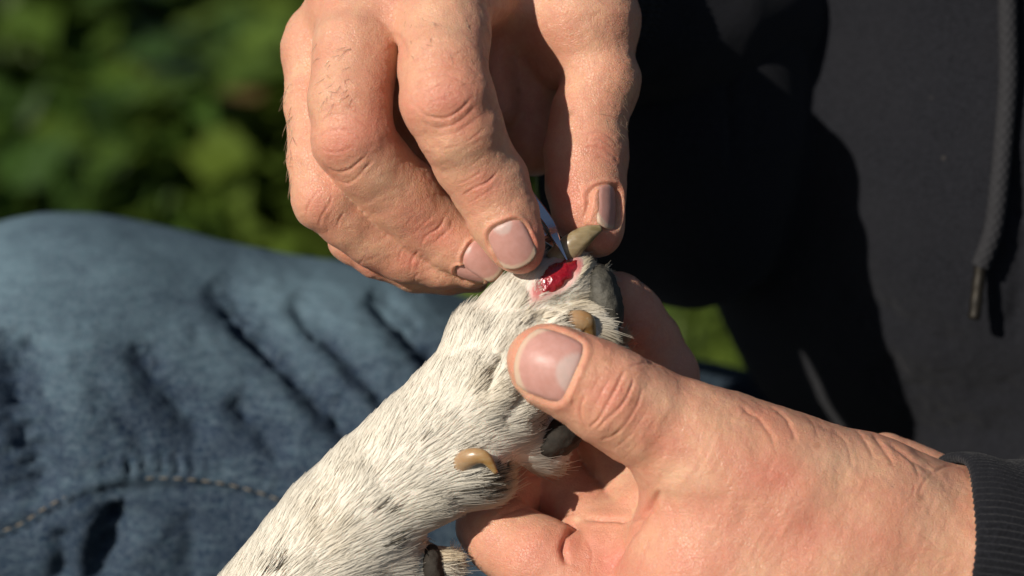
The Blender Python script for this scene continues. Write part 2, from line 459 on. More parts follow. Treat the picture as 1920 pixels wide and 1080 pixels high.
def ground_cover():
    V, F, T = [], [], []; base = 0
    def blade(n, x0, x1, y0, y1, ln, wd, lift, zmax, tone0):
        nonlocal base
        x = RNG.uniform(x0, x1, n); y = RNG.uniform(y0, y1, n)
        p = np.stack([x, y, np.zeros(n)], 1)
        cl = noise(p, 0.16, 5.0); cl2 = noise(p, 0.05, 1.0)
        keep = cl + 0.5 * cl2 > -0.75
        p, cl, cl2 = p[keep], cl[keep], cl2[keep]; n = len(p)
        z = RNG.uniform(0, 1, n) ** 1.3 * zmax * (0.55 + 0.6 * np.clip(cl + 0.4, 0, 1)); p[:, 2] = z
        a = RNG.uniform(0, 2 * np.pi, n); el = RNG.normal(lift, 0.35, n)
        d = np.stack([np.cos(a) * np.cos(el), np.sin(a) * np.cos(el), np.sin(el)], 1)
        sd = np.stack([-np.sin(a), np.cos(a), RNG.normal(0, 0.3, n)], 1)
        L = ln * RNG.uniform(0.6, 1.35, n)[:, None]; Wd = wd * RNG.uniform(0.6, 1.3, n)[:, None]
        droop = np.array([0, 0, -1.0]) * L * 0.25
        q = np.stack([p, p + d * L * 0.45 + sd * Wd * 0.5, p + d * L + droop, p + d * L * 0.45 - sd * Wd * 0.5], 1)
        V.append(q.reshape(-1, 3)); F.append(np.arange(4 * n).reshape(n, 4) + base); base += 4 * n
        t = np.clip(tone0 + 0.28 * cl + 0.15 * cl2 + RNG.normal(0, 0.13, n), 0, 0.88)
        t[RNG.random(n) < (0.006 if x1 < 0 else 0.03)] = 1.0
        T.append(np.repeat(t, 4))
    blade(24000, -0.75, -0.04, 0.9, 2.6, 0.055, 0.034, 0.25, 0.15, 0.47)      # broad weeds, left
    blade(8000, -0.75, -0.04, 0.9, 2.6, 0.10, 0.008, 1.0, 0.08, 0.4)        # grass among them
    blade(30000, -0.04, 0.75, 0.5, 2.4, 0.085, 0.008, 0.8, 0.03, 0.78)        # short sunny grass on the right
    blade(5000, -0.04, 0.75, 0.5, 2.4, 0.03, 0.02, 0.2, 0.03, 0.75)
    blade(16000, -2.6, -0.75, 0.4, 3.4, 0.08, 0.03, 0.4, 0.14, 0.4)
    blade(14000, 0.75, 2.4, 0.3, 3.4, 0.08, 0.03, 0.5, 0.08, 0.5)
    blade(16000, -2.6, 2.4, 2.6, 5.5, 0.12, 0.05, 0.5, 0.15, 0.45)
    me = mesh_np('grass', np.concatenate(V), np.concatenate(F), True)
    attr(me, 'tone', np.concatenate(T))
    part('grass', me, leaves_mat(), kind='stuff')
ground_cover()

# ------------------------------------------------------------------ the person: both hands as one body mesh
H = 5.2
def upper_hand():
    lo = np.minimum(P(490, 620, -330), P(480, 620, 520)); hi = np.maximum(P(1290, -330, -330), P(1290, -330, 480))
    g = Grid(lo, hi, H)
    palm = g.limb([(836, -14, 60, 84), (985, -40, 330, 108)], 20)
    g.chain(palm, [(680, 6, 70, 78), (960, -30, 340, 105)], 45)
    g.chain(palm, [(600, 95, 105, 66), (900, 0, 340, 95)], 45)
    g.chain(palm, [(640, 250, 190, 52), (860, 40, 330, 80)], 40)
    g.chain(palm, [(700, 180, 170, 62), (800, 200, 190, 70), (840, 340, 170, 60)], 40)
    g.chain(palm, [(985, -40, 330, 118), (1030, -50, 400, 130)], 40)
    g.chain(palm, [(700, -14, 80, 72), (840, -24, 70, 78)], 40)
    g.chain(palm, [(742, 20, 10, 44), (744, 45, 0, 34)], 30)          # web between the knuckles
    # ball of the thumb and the folded web
    th = g.limb([(1020, -30, 270, 105), (1088, 50, 165, 94), (1128, 150, 122, 70)], 35)
    g.chain(th, [(1128, 150, 122, 70), (1106, 215, 108, 72), (1100, 285, 92, 79), (1098, 345, 72, 74), (1104, 400, 54, 66), (1118, 432, 44, 50)], 14)
    g.chain(th, [(1158, 150, 150, 40), (1150, 190, 140, 36)], 22)
    web = g.limb([(900, -60, 130, 62), (985, 40, 205, 62), (1050, 110, 190, 60)], 30)
    g.chain(web, [(960, 20, 215, 60), (985, 160, 250, 56), (1000, 275, 240, 56)], 30)
    g.chain(web, [(915, 60, 170, 40), (930, 200, 190, 42)], 24)
    base = smin(smin(palm, th, 40), web, 26)
    fingers = [
        [(836, -14, 60, 86), (834, 60, -60, 86), (830, 125, -118, 82), (838, 185, -136, 86), (862, 242, -124, 80), (888, 300, -94, 75), (918, 345, -80, 73), (946, 408, -76, 66), (967, 453, -80, 56), (975, 470, -80, 45)],
        [(680, 6, 70, 82), (668, 90, -20, 80), (656, 190, -74, 77), (662, 258, -80, 77), (690, 300, -58, 72), (750, 365, -8, 74), (800, 415, 24, 70), (850, 455, 26, 58), (900, 478, 16, 46), (914, 483, 14, 38)],
        [(600, 92, 98, 68), (596, 200, 50, 62), (600, 300, 4, 60), (612, 372, -10, 64), (650, 405, 10, 60), (705, 440, 44, 63), (765, 474, 60, 58), (830, 496, 62, 48), (884, 506, 60, 36), (902, 508, 60, 28)],
        [(640, 250, 200, 50), (648, 380, 140, 48), (662, 448, 100, 47), (710, 478, 98, 46), (780, 505, 112, 44), (840, 518, 118, 36), (892, 527, 118, 22)],
    ]
    ks = [42, 42, 38, 34]
    f = base
    ypx = (540.0 - g.ax[1])[None, :, None]; kk = (4 + 74 * np.clip((95 - ypx) / 80, 0, 1)).astype(np.float32)   # skin bridges the knuckles, fingers part below
    for i, (pts, k) in enumerate(zip(fingers, ks)):
        q = smin(base, g.limb(pts, 9), k); f = q if i == 0 else smin(f, q, kk) if i == 1 else np.minimum(f, q)
    # forearm into the sleeve
    g.chain(f, [(1015, -48, 400, 140), (1050, -50, 475, 150)], 60)
    return g, f
def lower_hand():
    lo = np.minimum(P(820, 1260, -330), P(820, 1260, 400)); hi = np.maximum(P(1960, 470, -330), P(1960, 470, 400))
    g = Grid(lo, hi, H)
    th = g.limb([(1006, 672, -168, 52), (1030, 684, -170, 74), (1075, 705, -172, 80), (1110, 722, -172, 84), (1146, 745, -168, 91), (1200, 776, -152, 92), (1270, 815, -130, 101), (1345, 862, -112, 116)], 14)
    g.chain(th, [(1345, 862, -112, 114), (1450, 930, -82, 150), (1600, 1000, -40, 176), (1740, 1068, -5, 184), (1850, 1100, 10, 200), (1990, 1120, 40, 200)], 60)
    g.chain(th, [(1330, 905, -95, 110), (1335, 1080, -70, 160), (1400, 1280, -20, 190)], 70)
    g.chain(th, [(1500, 1150, -60, 200), (1700, 1200, 0, 200)], 80)
    palm = g.limb([(1700, 960, 150, 120), (1430, 930, 120, 140), (1290, 900, 120, 85)], 50)
    g.chain(palm, [(1780, 930, 120, 64), (1660, 880, 150, 70)], 30)
    g.chain(palm, [(1300, 930, 60, 95), (1215, 976, 66, 74)], 40)
    g.chain(palm, [(1400, 1150, 60, 150), (1200, 1070, 40, 95), (1125, 1062, 30, 74)], 50)
    g.chain(palm, [(1300, 1250, 20, 170), (1100, 1160, 10, 100)], 50)
    base = smin(th, palm, 34)
    fingers = [
        [(1290, 905, 120, 84), (1258, 790, 185, 74), (1240, 705, 190, 72), (1212, 640, 172, 66), (1180, 590, 140, 62), (1160, 560, 118, 52)],
        [(1230, 965, 85, 80), (1170, 885, 185, 70), (1120, 800, 225, 66), (1090, 720, 210, 60)],
        [(1150, 1030, 55, 78), (1082, 952, 165, 70), (1030, 900, 195, 68), (1015, 800, 195, 62)],
        [(1085, 1110, 15, 84), (1010, 1050, 28, 82), (948, 1012, 62, 74), (926, 985, 98, 70), (955, 915, 150, 62), (1000, 850, 185, 54)],
    ]
    f = None
    for pts, k in zip(fingers, (40, 34, 30, 30)):
        q = smin(base, g.limb(pts, 10), k); f = q if f is None else np.minimum(f, q)
    return g, f
GU, FU = upper_hand()
GL, FL = lower_hand()

CU = [  # creases of the upper hand: polyline, width, depth (model units of 0.133 mm)
 ([(772,168),(798,146),(830,139),(862,150),(880,165)],3.2,2.6), ([(778,196),(800,216),(832,222),(864,206),(888,178)],3.2,4.0),
 ([(786,222),(818,240),(858,230),(898,196)],3.0,2.8), ([(797,176),(826,160),(856,166)],2.6,2.0), ([(800,195),(830,186),(858,190)],2.4,1.6),
 ([(768,120),(810,104),(862,112),(896,140)],2.6,1.4), ([(780,138),(826,121),(880,135)],2.4,1.3), ([(812,258),(860,246),(905,215)],2.6,1.8), ([(824,282),(872,268),(915,236)],2.6,1.4),
 ([(866,368),(890,352),(914,341),(934,322)],2.8,3.6), ([(854,346),(882,336),(906,318)],2.4,1.8), ([(874,384),(904,366),(930,350)],2.4,1.7), ([(846,325),(880,312),(908,292)],2.2,1.0),
 ([(596,262),(612,248),(648,244),(680,262)],3.0,2.6), ([(602,300),(622,320),(656,318),(694,284)],3.2,3.4), ([(632,338),(660,340),(704,296)],2.8,2.4),
 ([(596,232),(620,216),(660,218),(690,240)],2.6,1.8), ([(598,212),(640,196),(690,220)],2.4,1.2), ([(606,282),(634,286),(670,270)],2.4,1.8), ([(612,180),(652,172),(700,196)],2.2,0.9),
 ([(788,466),(798,444),(826,424),(834,404)],2.8,3.4), ([(812,458),(824,446),(844,428),(848,408)],2.6,2.4), ([(776,440),(790,424),(812,404)],2.4,1.8), ([(760,424),(778,404),(800,388)],2.2,1.1),
 ([(574,405),(578,386),(592,366),(606,356)],2.6,2.6), ([(598,428),(602,408),(618,382),(622,366)],2.6,3.0), ([(632,430),(636,412),(646,396)],2.4,2.4), ([(566,352),(582,340),(602,338)],2.2,1.6), ([(614,420),(620,400),(632,386)],2.0,1.2),
 ([(769,512),(772,490),(784,470)],2.4,2.6), ([(747,494),(751,476),(758,464)],2.2,1.8), ([(782,508),(786,490),(796,478)],2.0,1.4), ([(672,498),(680,486),(690,476)],2.0,1.6),
 ([(776,534),(779,520),(786,512)],2.0,1.8),
 ([(1092,284),(1108,276),(1131,279),(1152,294),(1160,306)],2.8,3.4), ([(1096,256),(1118,248),(1140,254),(1160,274)],2.6,2.8), ([(1104,266),(1128,262),(1152,280)],2.0,1.8), ([(1110,300),(1132,296),(1154,314)],2.2,1.6), ([(1062,130),(1080,126),(1100,128)],2.4,1.5), ([(1066,186),(1090,184),(1112,188)],2.0,1.0),
 ([(745,62),(756,84),(762,110)],6.0,5.0), ([(590,105),(610,98),(630,108)],1.6,0.8), ([(700,30),(730,52),(745,80)],5.0,3.0),
]
CL = [
 ([(1098,738),(1089,764),(1092,786),(1103,803)],2.8,3.2), ([(1103,804),(1124,784),(1142,752),(1156,727),(1172,692)],3.2,5.0),
 ([(1118,806),(1142,782),(1170,754),(1186,720),(1187,704)],3.2,4.6), ([(1126,827),(1160,810),(1192,766),(1206,727)],3.0,3.2),
 ([(1128,700),(1116,722),(1106,742)],2.4,1.8), ([(1146,706),(1130,732),(1116,760)],2.4,2.0), ([(1150,845),(1186,812),(1216,764)],2.6,1.6), ([(1168,862),(1204,826),(1232,780)],2.4,1.1),
 ([(1086,720),(1074,746),(1078,770)],2.4,1.3), ([(1134,800),(1152,776),(1166,760)],2.2,1.6), ([(1140,762),(1152,750),(1160,738)],2.0,1.4),
 ([(1384,760),(1404,772),(1424,786),(1446,818),(1452,846)],4.6,4.5), ([(1441,760),(1464,776),(1480,796),(1494,830)],4.0,3.2), ([(1500,768),(1522,790),(1536,826)],4.0,1.6),
 ([(1600,800),(1622,826),(1640,862)],4.2,2.8), ([(1634,810),(1654,838),(1676,872)],4.6,4.0), ([(1664,830),(1704,858),(1752,888)],5.0,5.5), ([(1750,886),(1776,874),(1806,872)],3.6,3.2), ([(1560,800),(1588,836),(1600,880)],4.0,1.4),
 ([(1690,842),(1716,874),(1724,900)],4.0,2.4), ([(1720,930),(1736,900),(1752,888)],3.0,1.8),
 ([(1064,1060),(1056,1030),(1066,1003),(1084,985)],7.0,22.0), ([(1094,974),(1130,972),(1170,974),(1206,972)],5.0,14.0), ([(1238,921),(1210,962),(1172,1018),(1144,1078)],6.5,20.0),
 ([(1160,1034),(1176,1026),(1186,1010)],2.6,2.6), ([(1120,930),(1150,915),(1180,918)],3.0,1.4), ([(926,976),(950,960),(990,950)],4.0,5.0), ([(990,896),(1030,884),(1072,870)],4.0,4.0),
 ([(1246,936),(1262,960),(1270,1000)],6.0,3.0), ([(1100,1010),(1110,1040),(1106,1078)],3.0,1.6), ([(1220,1000),(1206,1040),(1190,1080)],3.0,1.4),
 ([(1178,690),(1210,680),(1240,684)],3.0,3.2), ([(1172,612),(1200,604),(1226,612)],3.0,3.0),
 ([(1700,990),(1740,1010),(1760,1030),(1790,1044)],2.0,1.4), ([(1690,1042),(1730,1030),(1764,1036)],2.0,1.2), ([(1740,1078),(1764,1050),(1792,1040)],2.0,1.2), ([(1690,950),(1710,930),(1716,905)],2.4,1.2),
]
RU = [(830,185,58,50,0,.75),(905,345,46,34,-25,.55),(640,265,52,52,0,.7),(812,432,44,34,35,.65),(596,385,34,40,0,.6),(770,490,30,24,0,.5),(1130,275,40,34,0,.5),(985,500,36,30,0,.95),(1010,460,26,40,0,.6),(1140,455,34,24,0,.8),(690,500,40,18,20,.4),(1000,420,30,70,10,.45),(720,240,40,70,-30,.35),(1060,380,30,80,0,.6),(610,440,30,20,0,.3)]
RL = [(985,650,34,60,0,.5),(1140,745,56,64,25,.5),(1420,880,80,46,20,.55),(1000,1030,70,46,0,.75),(1120,1040,50,50,0,.6),(1180,1060,60,46,0,.5),(1180,960,60,26,0,.4),(1330,950,60,40,20,.35),(1500,990,90,44,10,.4),(1640,1010,60,36,0,.4),(1240,830,70,30,35,.35),(1205,620,60,90,0,.5),(1030,740,40,20,30,.5),(1300,1060,60,40,0,.35),(1420,770,40,20,0,.4)]
PL = [(1010,780,60,24,45,.5),(1230,740,60,24,30,.5),(1300,900,60,30,30,.35),(1560,860,90,30,15,.4),(660,120,40,60,0,.35),(830,40,50,50,0,.4),(870,290,40,26,30,.4),(1082,974,8,6,0,1.0),(720,330,40,40,30,.3),(1740,980,60,60,0,.35)]

NAILS = []   # name, grid, field, centre px, direction to the tip px, half width, half length, normal bias
def nail_frame(g, f, c, tip, bias):
    h = g.hit(f, c[0], c[1], c[2] if len(c) > 2 else -600); n = g.grad(f, h[None])[0]
    n = n + np.array(bias, float); n /= np.linalg.norm(n)
    a = np.array([tip[0], -tip[1], tip[2]], float); a -= n * (a @ n); a /= np.linalg.norm(a)
    return h, a, np.cross(a, n), n
def nail_uv(v, fr, hw, hl):
    h, a, b, n = fr; q = v - h
    return (q @ b) / hw, (q @ a) / hl, q @ n
def nail_plate(g, f, fr, hw, hl):
    """smooth curved sheet fitted to the fingertip: height over the nail plane as a function of u, w"""
    h, a, b, n = fr; uu, ww = [q_.ravel() for q_ in np.meshgrid(np.linspace(-.7, .7, 9), np.linspace(-.85, .8, 9))]
    st = h + np.outer(uu * hw, b) + np.outer(ww * hl, a) + n * 22; pos = st.copy()
    for _ in range(60): pos -= n * np.clip(g.sample(f, pos) * 0.8, -3, 6)[:, None]
    z = (pos - h) @ n; ok = np.abs(z - np.median(z)) < hw * 0.6
    A = lambda p, q_: np.stack([np.ones_like(p), p, q_, p * p, q_ * q_], 1)
    co, *_ = np.linalg.lstsq(A(uu[ok], ww[ok]), z[ok], rcond=None)
    co[3] = np.clip(co[3], -0.42 * hw, -0.16 * hw); co[4] = np.clip(co[4], -0.22 * hl, 0.0); co[1] = np.clip(co[1], -.2 * hw, .2 * hw)
    return lambda p, q_: A(p, q_) @ co
def build_hand(g, f, creases, red_l, pale_l, nails, axis):
    v, q = g.nets(f)
    v, q = subdivide(v, q, 1)
    n = normals(v, q)
    assert ((n * g.grad(f, v)).sum(1) > 0).mean() > 0.9, 'winding'
    disp = np.zeros(len(v)); red = np.zeros(len(v)); pale = np.zeros(len(v))
    x, y = to_px(v)
    ax = np.array(axis, float); ax /= np.linalg.norm(ax); al = v @ ax
    st = v - 0.72 * np.outer(al * 0, ax); lines = noise(np.stack([al / 8.0, (v @ np.array([ax[1], -ax[0], 0])) / 46.0, v[:, 2] / 46.0], 1) + 0.5 * noise(v, 30.0, 6.0)[:, None], 1.0, 7.0)
    disp += 0.55 * lines * (0.6 + 0.6 * noise(v, 80.0, 5.0))
    disp += noise(v, 60.0) * 2.0 + noise(v, 26.0, 4.0) * 1.1 + noise(v, 9.0, 2.0) * 0.4
    carve(v, n, creases, disp, red, 40, 0.62)
    spots(v, n, red_l, red); spots(v, n, pale_l, pale)
    red = np.clip(red + 0.22 * noise(v, 48.0, 8.0) + 0.05, 0, 1); pale = np.clip(pale + 0.2 * noise(v, 70.0, 3.0), 0, 1)
    out = []
    for (c, tip, hw, hl, bias) in nails:
        fr = nail_frame(g, f, c, tip, bias); out.append((fr, hw, hl))
        u, w, d = nail_uv(v, fr, hw, hl)
        near = (np.abs(u) < 1.8) & (w > -2.0) & (w < 1.6) & (d > -hw * 1.6) & (d < 45) & ((n @ fr[3]) > -0.15)
        rr = (np.abs(u) ** 3.2 + np.abs(w) ** 3.0) ** (1 / 3.1)
        inside = np.clip((1.02 - rr) / 0.10, 0, 1)
        ring = np.exp(-((rr - 1.16) / 0.10) ** 2) * np.clip((0.75 - w) / 0.4, 0, 1)
        groove = np.exp(-((rr - 1.02) / 0.06) ** 2)
        plate = nail_plate(g, f, fr, hw, hl); k = np.nonzero(near & (inside > 0))[0]
        disp[k] += inside[k] * np.clip(plate(u[k], w[k]) - 4.0 - d[k], -25, 8)
        disp[near] += (3.0 * ring - 2.0 * groove)[near]
        red[near] = np.maximum(red[near], 0.4 * ring[near])
    v = v + n * disp[:, None]
    return v, q, red, pale, out
N_UP = [((960,462),(0.48,1.0,0.18),37,45,(0,0,-0.25)), ((908,488,-24),(1.0,0.62,0.25),30,38,(-.1,.35,-.3)), ((884,512,0),(1.0,0.25,0.1),20,30,(-.1,.2,-.5)), ((1148,388),(0.30,1.0,-0.25),30,42,(1.5,.1,.0))]
N_LO = [((1020,676),(-1.0,-0.42,0.05),60,58,(-.08,.12,-.1))]
vu, qu, ru, pu, nu = build_hand(GU, FU, CU, RU, PL, N_UP, (0.42, -0.9, 0))
vl, ql, rl, pl_, nl = build_hand(GL, FL, CL, RL, PL, N_LO, (0.86, -0.5, 0))
person = thing('person', 'seated person in black hoodie and faded blue jeans holding the white paw with both hands', 'person', (1700, 1200, 900))
me = mesh_np('body', np.concatenate([vu, vl]), np.concatenate([qu, ql + len(vu)]))
attr(me, 'red', np.concatenate([ru, rl])); attr(me, 'pale', np.concatenate([pu, pl_]))
body = part('body', me, SKIN, person)
def build_nail(g, f, fr, hw, hl, lun, label):
    h, a, b, n = fr; nu_, nw = 21, 25; V = []; fe = []; lu = []
    us = np.linspace(-1, 1, nu_); ws = np.linspace(-1, 1, nw)
    flat = []
    for w in ws:
        for u in us:
            # map the square onto a rounded outline
            uu = u * (1 - 0.10 * abs(w) ** 3); ww = w * (1 - 0.26 * abs(u) ** 2.6 * (1.0 if w > 0 else 0.75))
            flat.append((uu, ww))
    flat = np.array(flat); hh = nail_plate(g, f, fr, hw, hl)(flat[:, 0], flat[:, 1]).reshape(nw, nu_)
    rr = np.maximum(np.abs(us)[None, :], np.abs(ws)[:, None])
    hh = hh + 0.6 - 2.6 * np.clip((rr - 0.84) / 0.16, 0, 1) ** 2 * np.where(ws[:, None] > 0.6, 0.2, 1)
    top = h + np.outer(flat[:, 0] * hw, b) + np.outer(flat[:, 1] * hl, a) + np.outer(hh.ravel(), n)
    bot = top - n * 5.0
    V = np.concatenate([top, bot]); F = []; m = nu_ * nw
    for i in range(nw - 1):
        for j in range(nu_ - 1):
            k = i * nu_ + j; F.append((k, k + nu_, k + nu_ + 1, k + 1)); F.append((m + k, m + k + 1, m + k + nu_ + 1, m + k + nu_))
    rim = [j for j in range(nu_)] + [i * nu_ + nu_ - 1 for i in range(1, nw)] + [(nw - 1) * nu_ + j for j in range(nu_ - 2, -1, -1)] + [i * nu_ for i in range(nw - 2, 0, -1)]
    for p, r in zip(rim, rim[1:] + rim[:1]): F.append((p, r, m + r, m + p))
    W = np.tile(flat[:, 1], 2); U = np.tile(flat[:, 0], 2)
    edge = np.sqrt(np.clip(1 - (0.9 * U) ** 2, 0, 1)) * 0.93
    free = np.clip((W - edge + 0.13) / 0.06, 0, 1)
    lunula = np.clip((lun - np.hypot(U * 0.9, (W + 1.05) * 0.95)) / 0.10, 0, 1)
    me = mesh_np('fingernail', V, np.array(F)[:, ::-1])
    attr(me, 'free', free); attr(me, 'lunula', lunula)
    part('fingernail', me, NAIL, body, label)
for (fr, hw, hl), lun in zip(nu, (0.52, 0.3, 0.0, 0.3)): build_nail(GU, FU, fr, hw, hl, lun, None)
for (fr, hw, hl), lun in zip(nl, (0.62,)): build_nail(GL, FL, fr, hw, hl, lun, 'broad thumb nail resting on the white fur')

# ------------------------------------------------------------------ clothes
def hoodie():
    h = 19.0
    lo = P(960, 1500, 250); hi = P(2900, -900, 250)
    g = Grid((50, -1100, 250), (2100, 1300, 2000), h)
    f = g.empty()
    X = lambda x, y, w, r: (x, y, w, r)
    el = ((0, 0, 1), 0.85)
    def c(a, b, ra, rb, k, e=None): g.cone(f, P(*a), P(*b), ra, rb, k, e, 160)
    c((2010, -700, 1330), (2060, 330, 1330), 930, 930, 40, el)
    c((2060, 330, 1330), (2312, 620, 1330), 930, 810, 60, el)
    c((2312, 620, 1330), (2260, 960, 1300), 810, 870, 60, el)
    # sleeve of the upper arm hanging beside the chest and the one running to the upper wrist
    c((1330, -500, 1000), (1290, 300, 900), 330, 250, 40)
    c((1290, 300, 900), (1310, 440, 900), 250, 165, 40)
    c((960, 330, 1010), (1290, 385, 910), 245, 215, 60)
    return g, f
GH, FH = hoodie()
def dist_lines(v, n, lines, disp, tol=200): carve(v, n, lines, disp, None, tol)
v, q = GH.nets(FH)
v, q = subdivide(v, q, 1)
n = normals(v, q); dp = np.zeros(len(v))
dp += noise(v, 170.0) * 8 + noise(v, 60.0, 3.0) * 1.0 + noise(v, 420.0, 2.0) * 20
carve(v, n, [([(1362,-60),(1358,60),(1362,170),(1372,330)],10,16), ([(1620,690),(1760,725),(1930,730)],40,16), ([(1690,775),(1800,800),(1920,795)],36,14),
             ([(1560,560),(1700,600),(1820,660)],44,12), ([(1240,20),(1300,90),(1350,150)],24,22), ([(1190,40),(1240,110),(1300,160)],20,18), ([(1280,-40),(1330,30),(1362,60)],20,18),
             ([(1900,280),(1915,450),(1905,640)],30,30)], dp, None, 300)
hood = part('hoodie', mesh_np('hoodie', v + n * dp[:, None], q), FLEECE, person)
def cuff(name, a, b, r0, r1, ribs, label=None, squash=0.97, nrow=26):
    """ribbed knit band: a thick double wall between a (at the hand) and b"""
    a, b = P(*a), P(*b); t, u, w = frame_of(b - a); nth = ribs * 6; th = np.arange(nth) / nth * 2 * np.pi
    rows = []; L = np.linalg.norm(b - a)
    prof = [(0.10, -16), (0.03, -15), (0.0, -9), (0.0, -3), (0.012, 3), (0.04, 6)] + [(0.04 + 0.96 * i / (nrow - 1), 7 + 3 * math.sin(i * 0.9)) for i in range(1, nrow)]
    V = []
    for s, o in prof:
        rib = np.cos(th * ribs); rr = r0 + (r1 - r0) * s + o + (3.2 * rib if o > -10 else 0)
        wob = 5 * np.sin(3 * th + 2 * s) + 4 * np.sin(5 * th + 1 + 5 * s)
        lw = 5 * np.sin(2 * th + 1) + 3 * np.sin(7 * th)
        V.append(a + t * (L * s) + np.outer(np.ones(nth), t) * (lw * (1 - s))[:, None] + np.outer(np.cos(th) * (rr + wob) * squash, u) + np.outer(np.sin(th) * (rr + wob), w))
    V = np.concatenate(V); F = []
    for i in range(len(prof) - 1):
        j = np.arange(nth); k = (j + 1) % nth
        F.append(np.stack([i * nth + j, i * nth + k, (i + 1) * nth + k, (i + 1) * nth + j], 1))
    me = mesh_np(name, V, np.concatenate(F)); fix(me)
    return part(name, me, FLEECE, hood, label)
import bmesh
def fix(me):
    bm = bmesh.new(); bm.from_mesh(me); bmesh.ops.recalc_face_normals(bm, faces=bm.faces); bm.to_mesh(me); bm.free()
cuff('cuff', (1738, 1104, 10), (2140, 1172, 80), 268, 280, 118, 'ribbed cuff round the lower wrist')
cuff('cuff', (1015, -46, 425), (1090, -40, 600), 205, 225, 100, 'ribbed cuff behind the upper wrist')
def sleeve(pts, rads, seed):
    path = np.array([P(*p) for p in pts]); n = 40
    tt = np.linspace(0, len(path) - 1, n); pp = np.stack([np.interp(tt, np.arange(len(path)), path[:, i]) for i in range(3)], 1)
    rr = np.interp(tt, np.arange(len(path)), rads)
    V, F = sweep(pp, rr, 96, True)
    me = mesh_np('sleeve', V, F); fix(me)
    nn = normals(V, F); c = pp[np.minimum(np.arange(len(V)) // 96, n - 1)]
    d = V - c; d /= np.linalg.norm(d, axis=1, keepdims=True) + 1e-9
    V2 = V + d * (noise(V * np.array([1, 1, 1]), 120.0, seed) * 16 + noise(V, 50.0, seed) * 5)[:, None]
    me.vertices.foreach_set('co', world_np(V2).astype(np.float32).ravel()); me.update()
    return part('sleeve', me, FLEECE, hood)
sleeve([(2110, 1160, 70), (2500, 1230, 150), (3000, 1500, 400)], [262, 320, 400], 2.0)
sleeve([(1078, -44, 575), (1240, -10, 830), (1520, 60, 1480)], [222, 310, 390], 6.0)

def on_torso(x, y, off):
    h_ = GH.hit(FH, x, y, 260, 1800)
    return h_ + GH.grad(FH, h_[None])[0] * off
def drawstring():
    pl = smooth_pl([(1892, -60), (1893, 60), (1894, 150), (1886, 260), (1878, 350), (1868, 430), (1847, 492)], 30)
    pp = np.array([on_torso(x, y, 26 + 40 * max(0, (y - 200) / 400) ** 2) for x, y in pl])
    for _ in range(20): pp[1:-1] = 0.5 * pp[1:-1] + 0.25 * (pp[:-2] + pp[2:])
    s = np.concatenate([[0], np.cumsum(np.linalg.norm(np.diff(pp, axis=0), axis=1))])
    n = int(s[-1] / 2.6); t = np.linspace(0, s[-1], n); path = np.stack([np.interp(t, s, pp[:, i]) for i in range(3)], 1)
    mod = lambda i, th: 1 + 0.11 * np.abs(np.sin(4 * th + t[i] / 7.5)) + 0.11 * np.abs(np.sin(4 * th - t[i] / 7.5))
    V, F = sweep(path, np.full(n, 17.0), 40, True, mod); me = mesh_np('drawstring', V, F); fix(me)
    cord = part('drawstring', me, simple('black_cord', (0.026, 0.026, 0.029), 0.8, 0.2, nscale=900), person)
    a = path[-1]; d = P(1834, 592, 0) - P(1846, 492, 0); d /= np.linalg.norm(d); d = d * 0.99
    L = 112; tt = np.linspace(-6, L, 40); pth = a + np.outer(tt, d)
    rad = 13.0 + 0.6 * np.cos(tt / L * 2 * np.pi * 3); rad[-2:] *= (0.9, 0.75); rad[:2] *= (0.95, 1.0)
    V, F = sweep(pth, rad, 24, True); me = mesh_np('aglet', V, F); fix(me)
    part('aglet', me, simple('worn_brass', (0.028, 0.023, 0.016), 0.55, 0.5, 0.6, nscale=400, amp=0.7), cord)
drawstring()

def jeans():
    h = 24.0
    g = Grid((-2300, -2100, 450), (2100, 700, 2500), h); f = g.empty()
    def c(a, b, ra, rb, k): g.cone(f, P(*a), P(*b), ra, rb, k, None, 200)
    c((150, 846, 1250), (620, 958, 1330), 545, 560, 60); c((620, 958, 1330), (1000, 1060, 1430), 560, 575, 60)
    c((1000, 1060, 1430), (1700, 1290, 1700), 575, 650, 60)
    c((150, 846, 1250), (-120, 900, 1230), 545, 470, 60)
    c((-120, 900, 1230), (-60, 2100, 1500), 430, 330, 90)
    return g, f
GJ, FJ = jeans()
v, q = GJ.nets(FJ); v, q = subdivide(v, q, 1); n = normals(v, q); dp = np.zeros(len(v)); x, y = to_px(v)
dp += noise(v, 300.0) * 12 + noise(v, 120.0, 3.0) * 3.5 + noise(v, 45.0, 1.0) * 1.0
JC = [([(400,520),(470,600),(560,700),(650,800),(700,860)],34,52), ([(540,560),(620,640),(700,720),(760,790)],30,40), ([(690,555),(750,610),(800,660),(850,700)],28,40),
      ([(250,640),(320,740),(390,830)],36,30), ([(430,740),(490,800),(540,860)],32,34), ([(160,690),(220,770),(280,850)],22,12),
      ([(10,620),(30,740),(60,860),(90,950)],60,90), ([(-60,980),(20,990),(100,960),(200,925),(320,917),(420,924),(540,958),(660,1000)],12,9),
      ([(230,940),(210,1000),(180,1090)],34,70), ([(110,985),(120,1040),(110,1100)],22,30), ([(330,960),(360,1010),(350,1090)],26,14)]
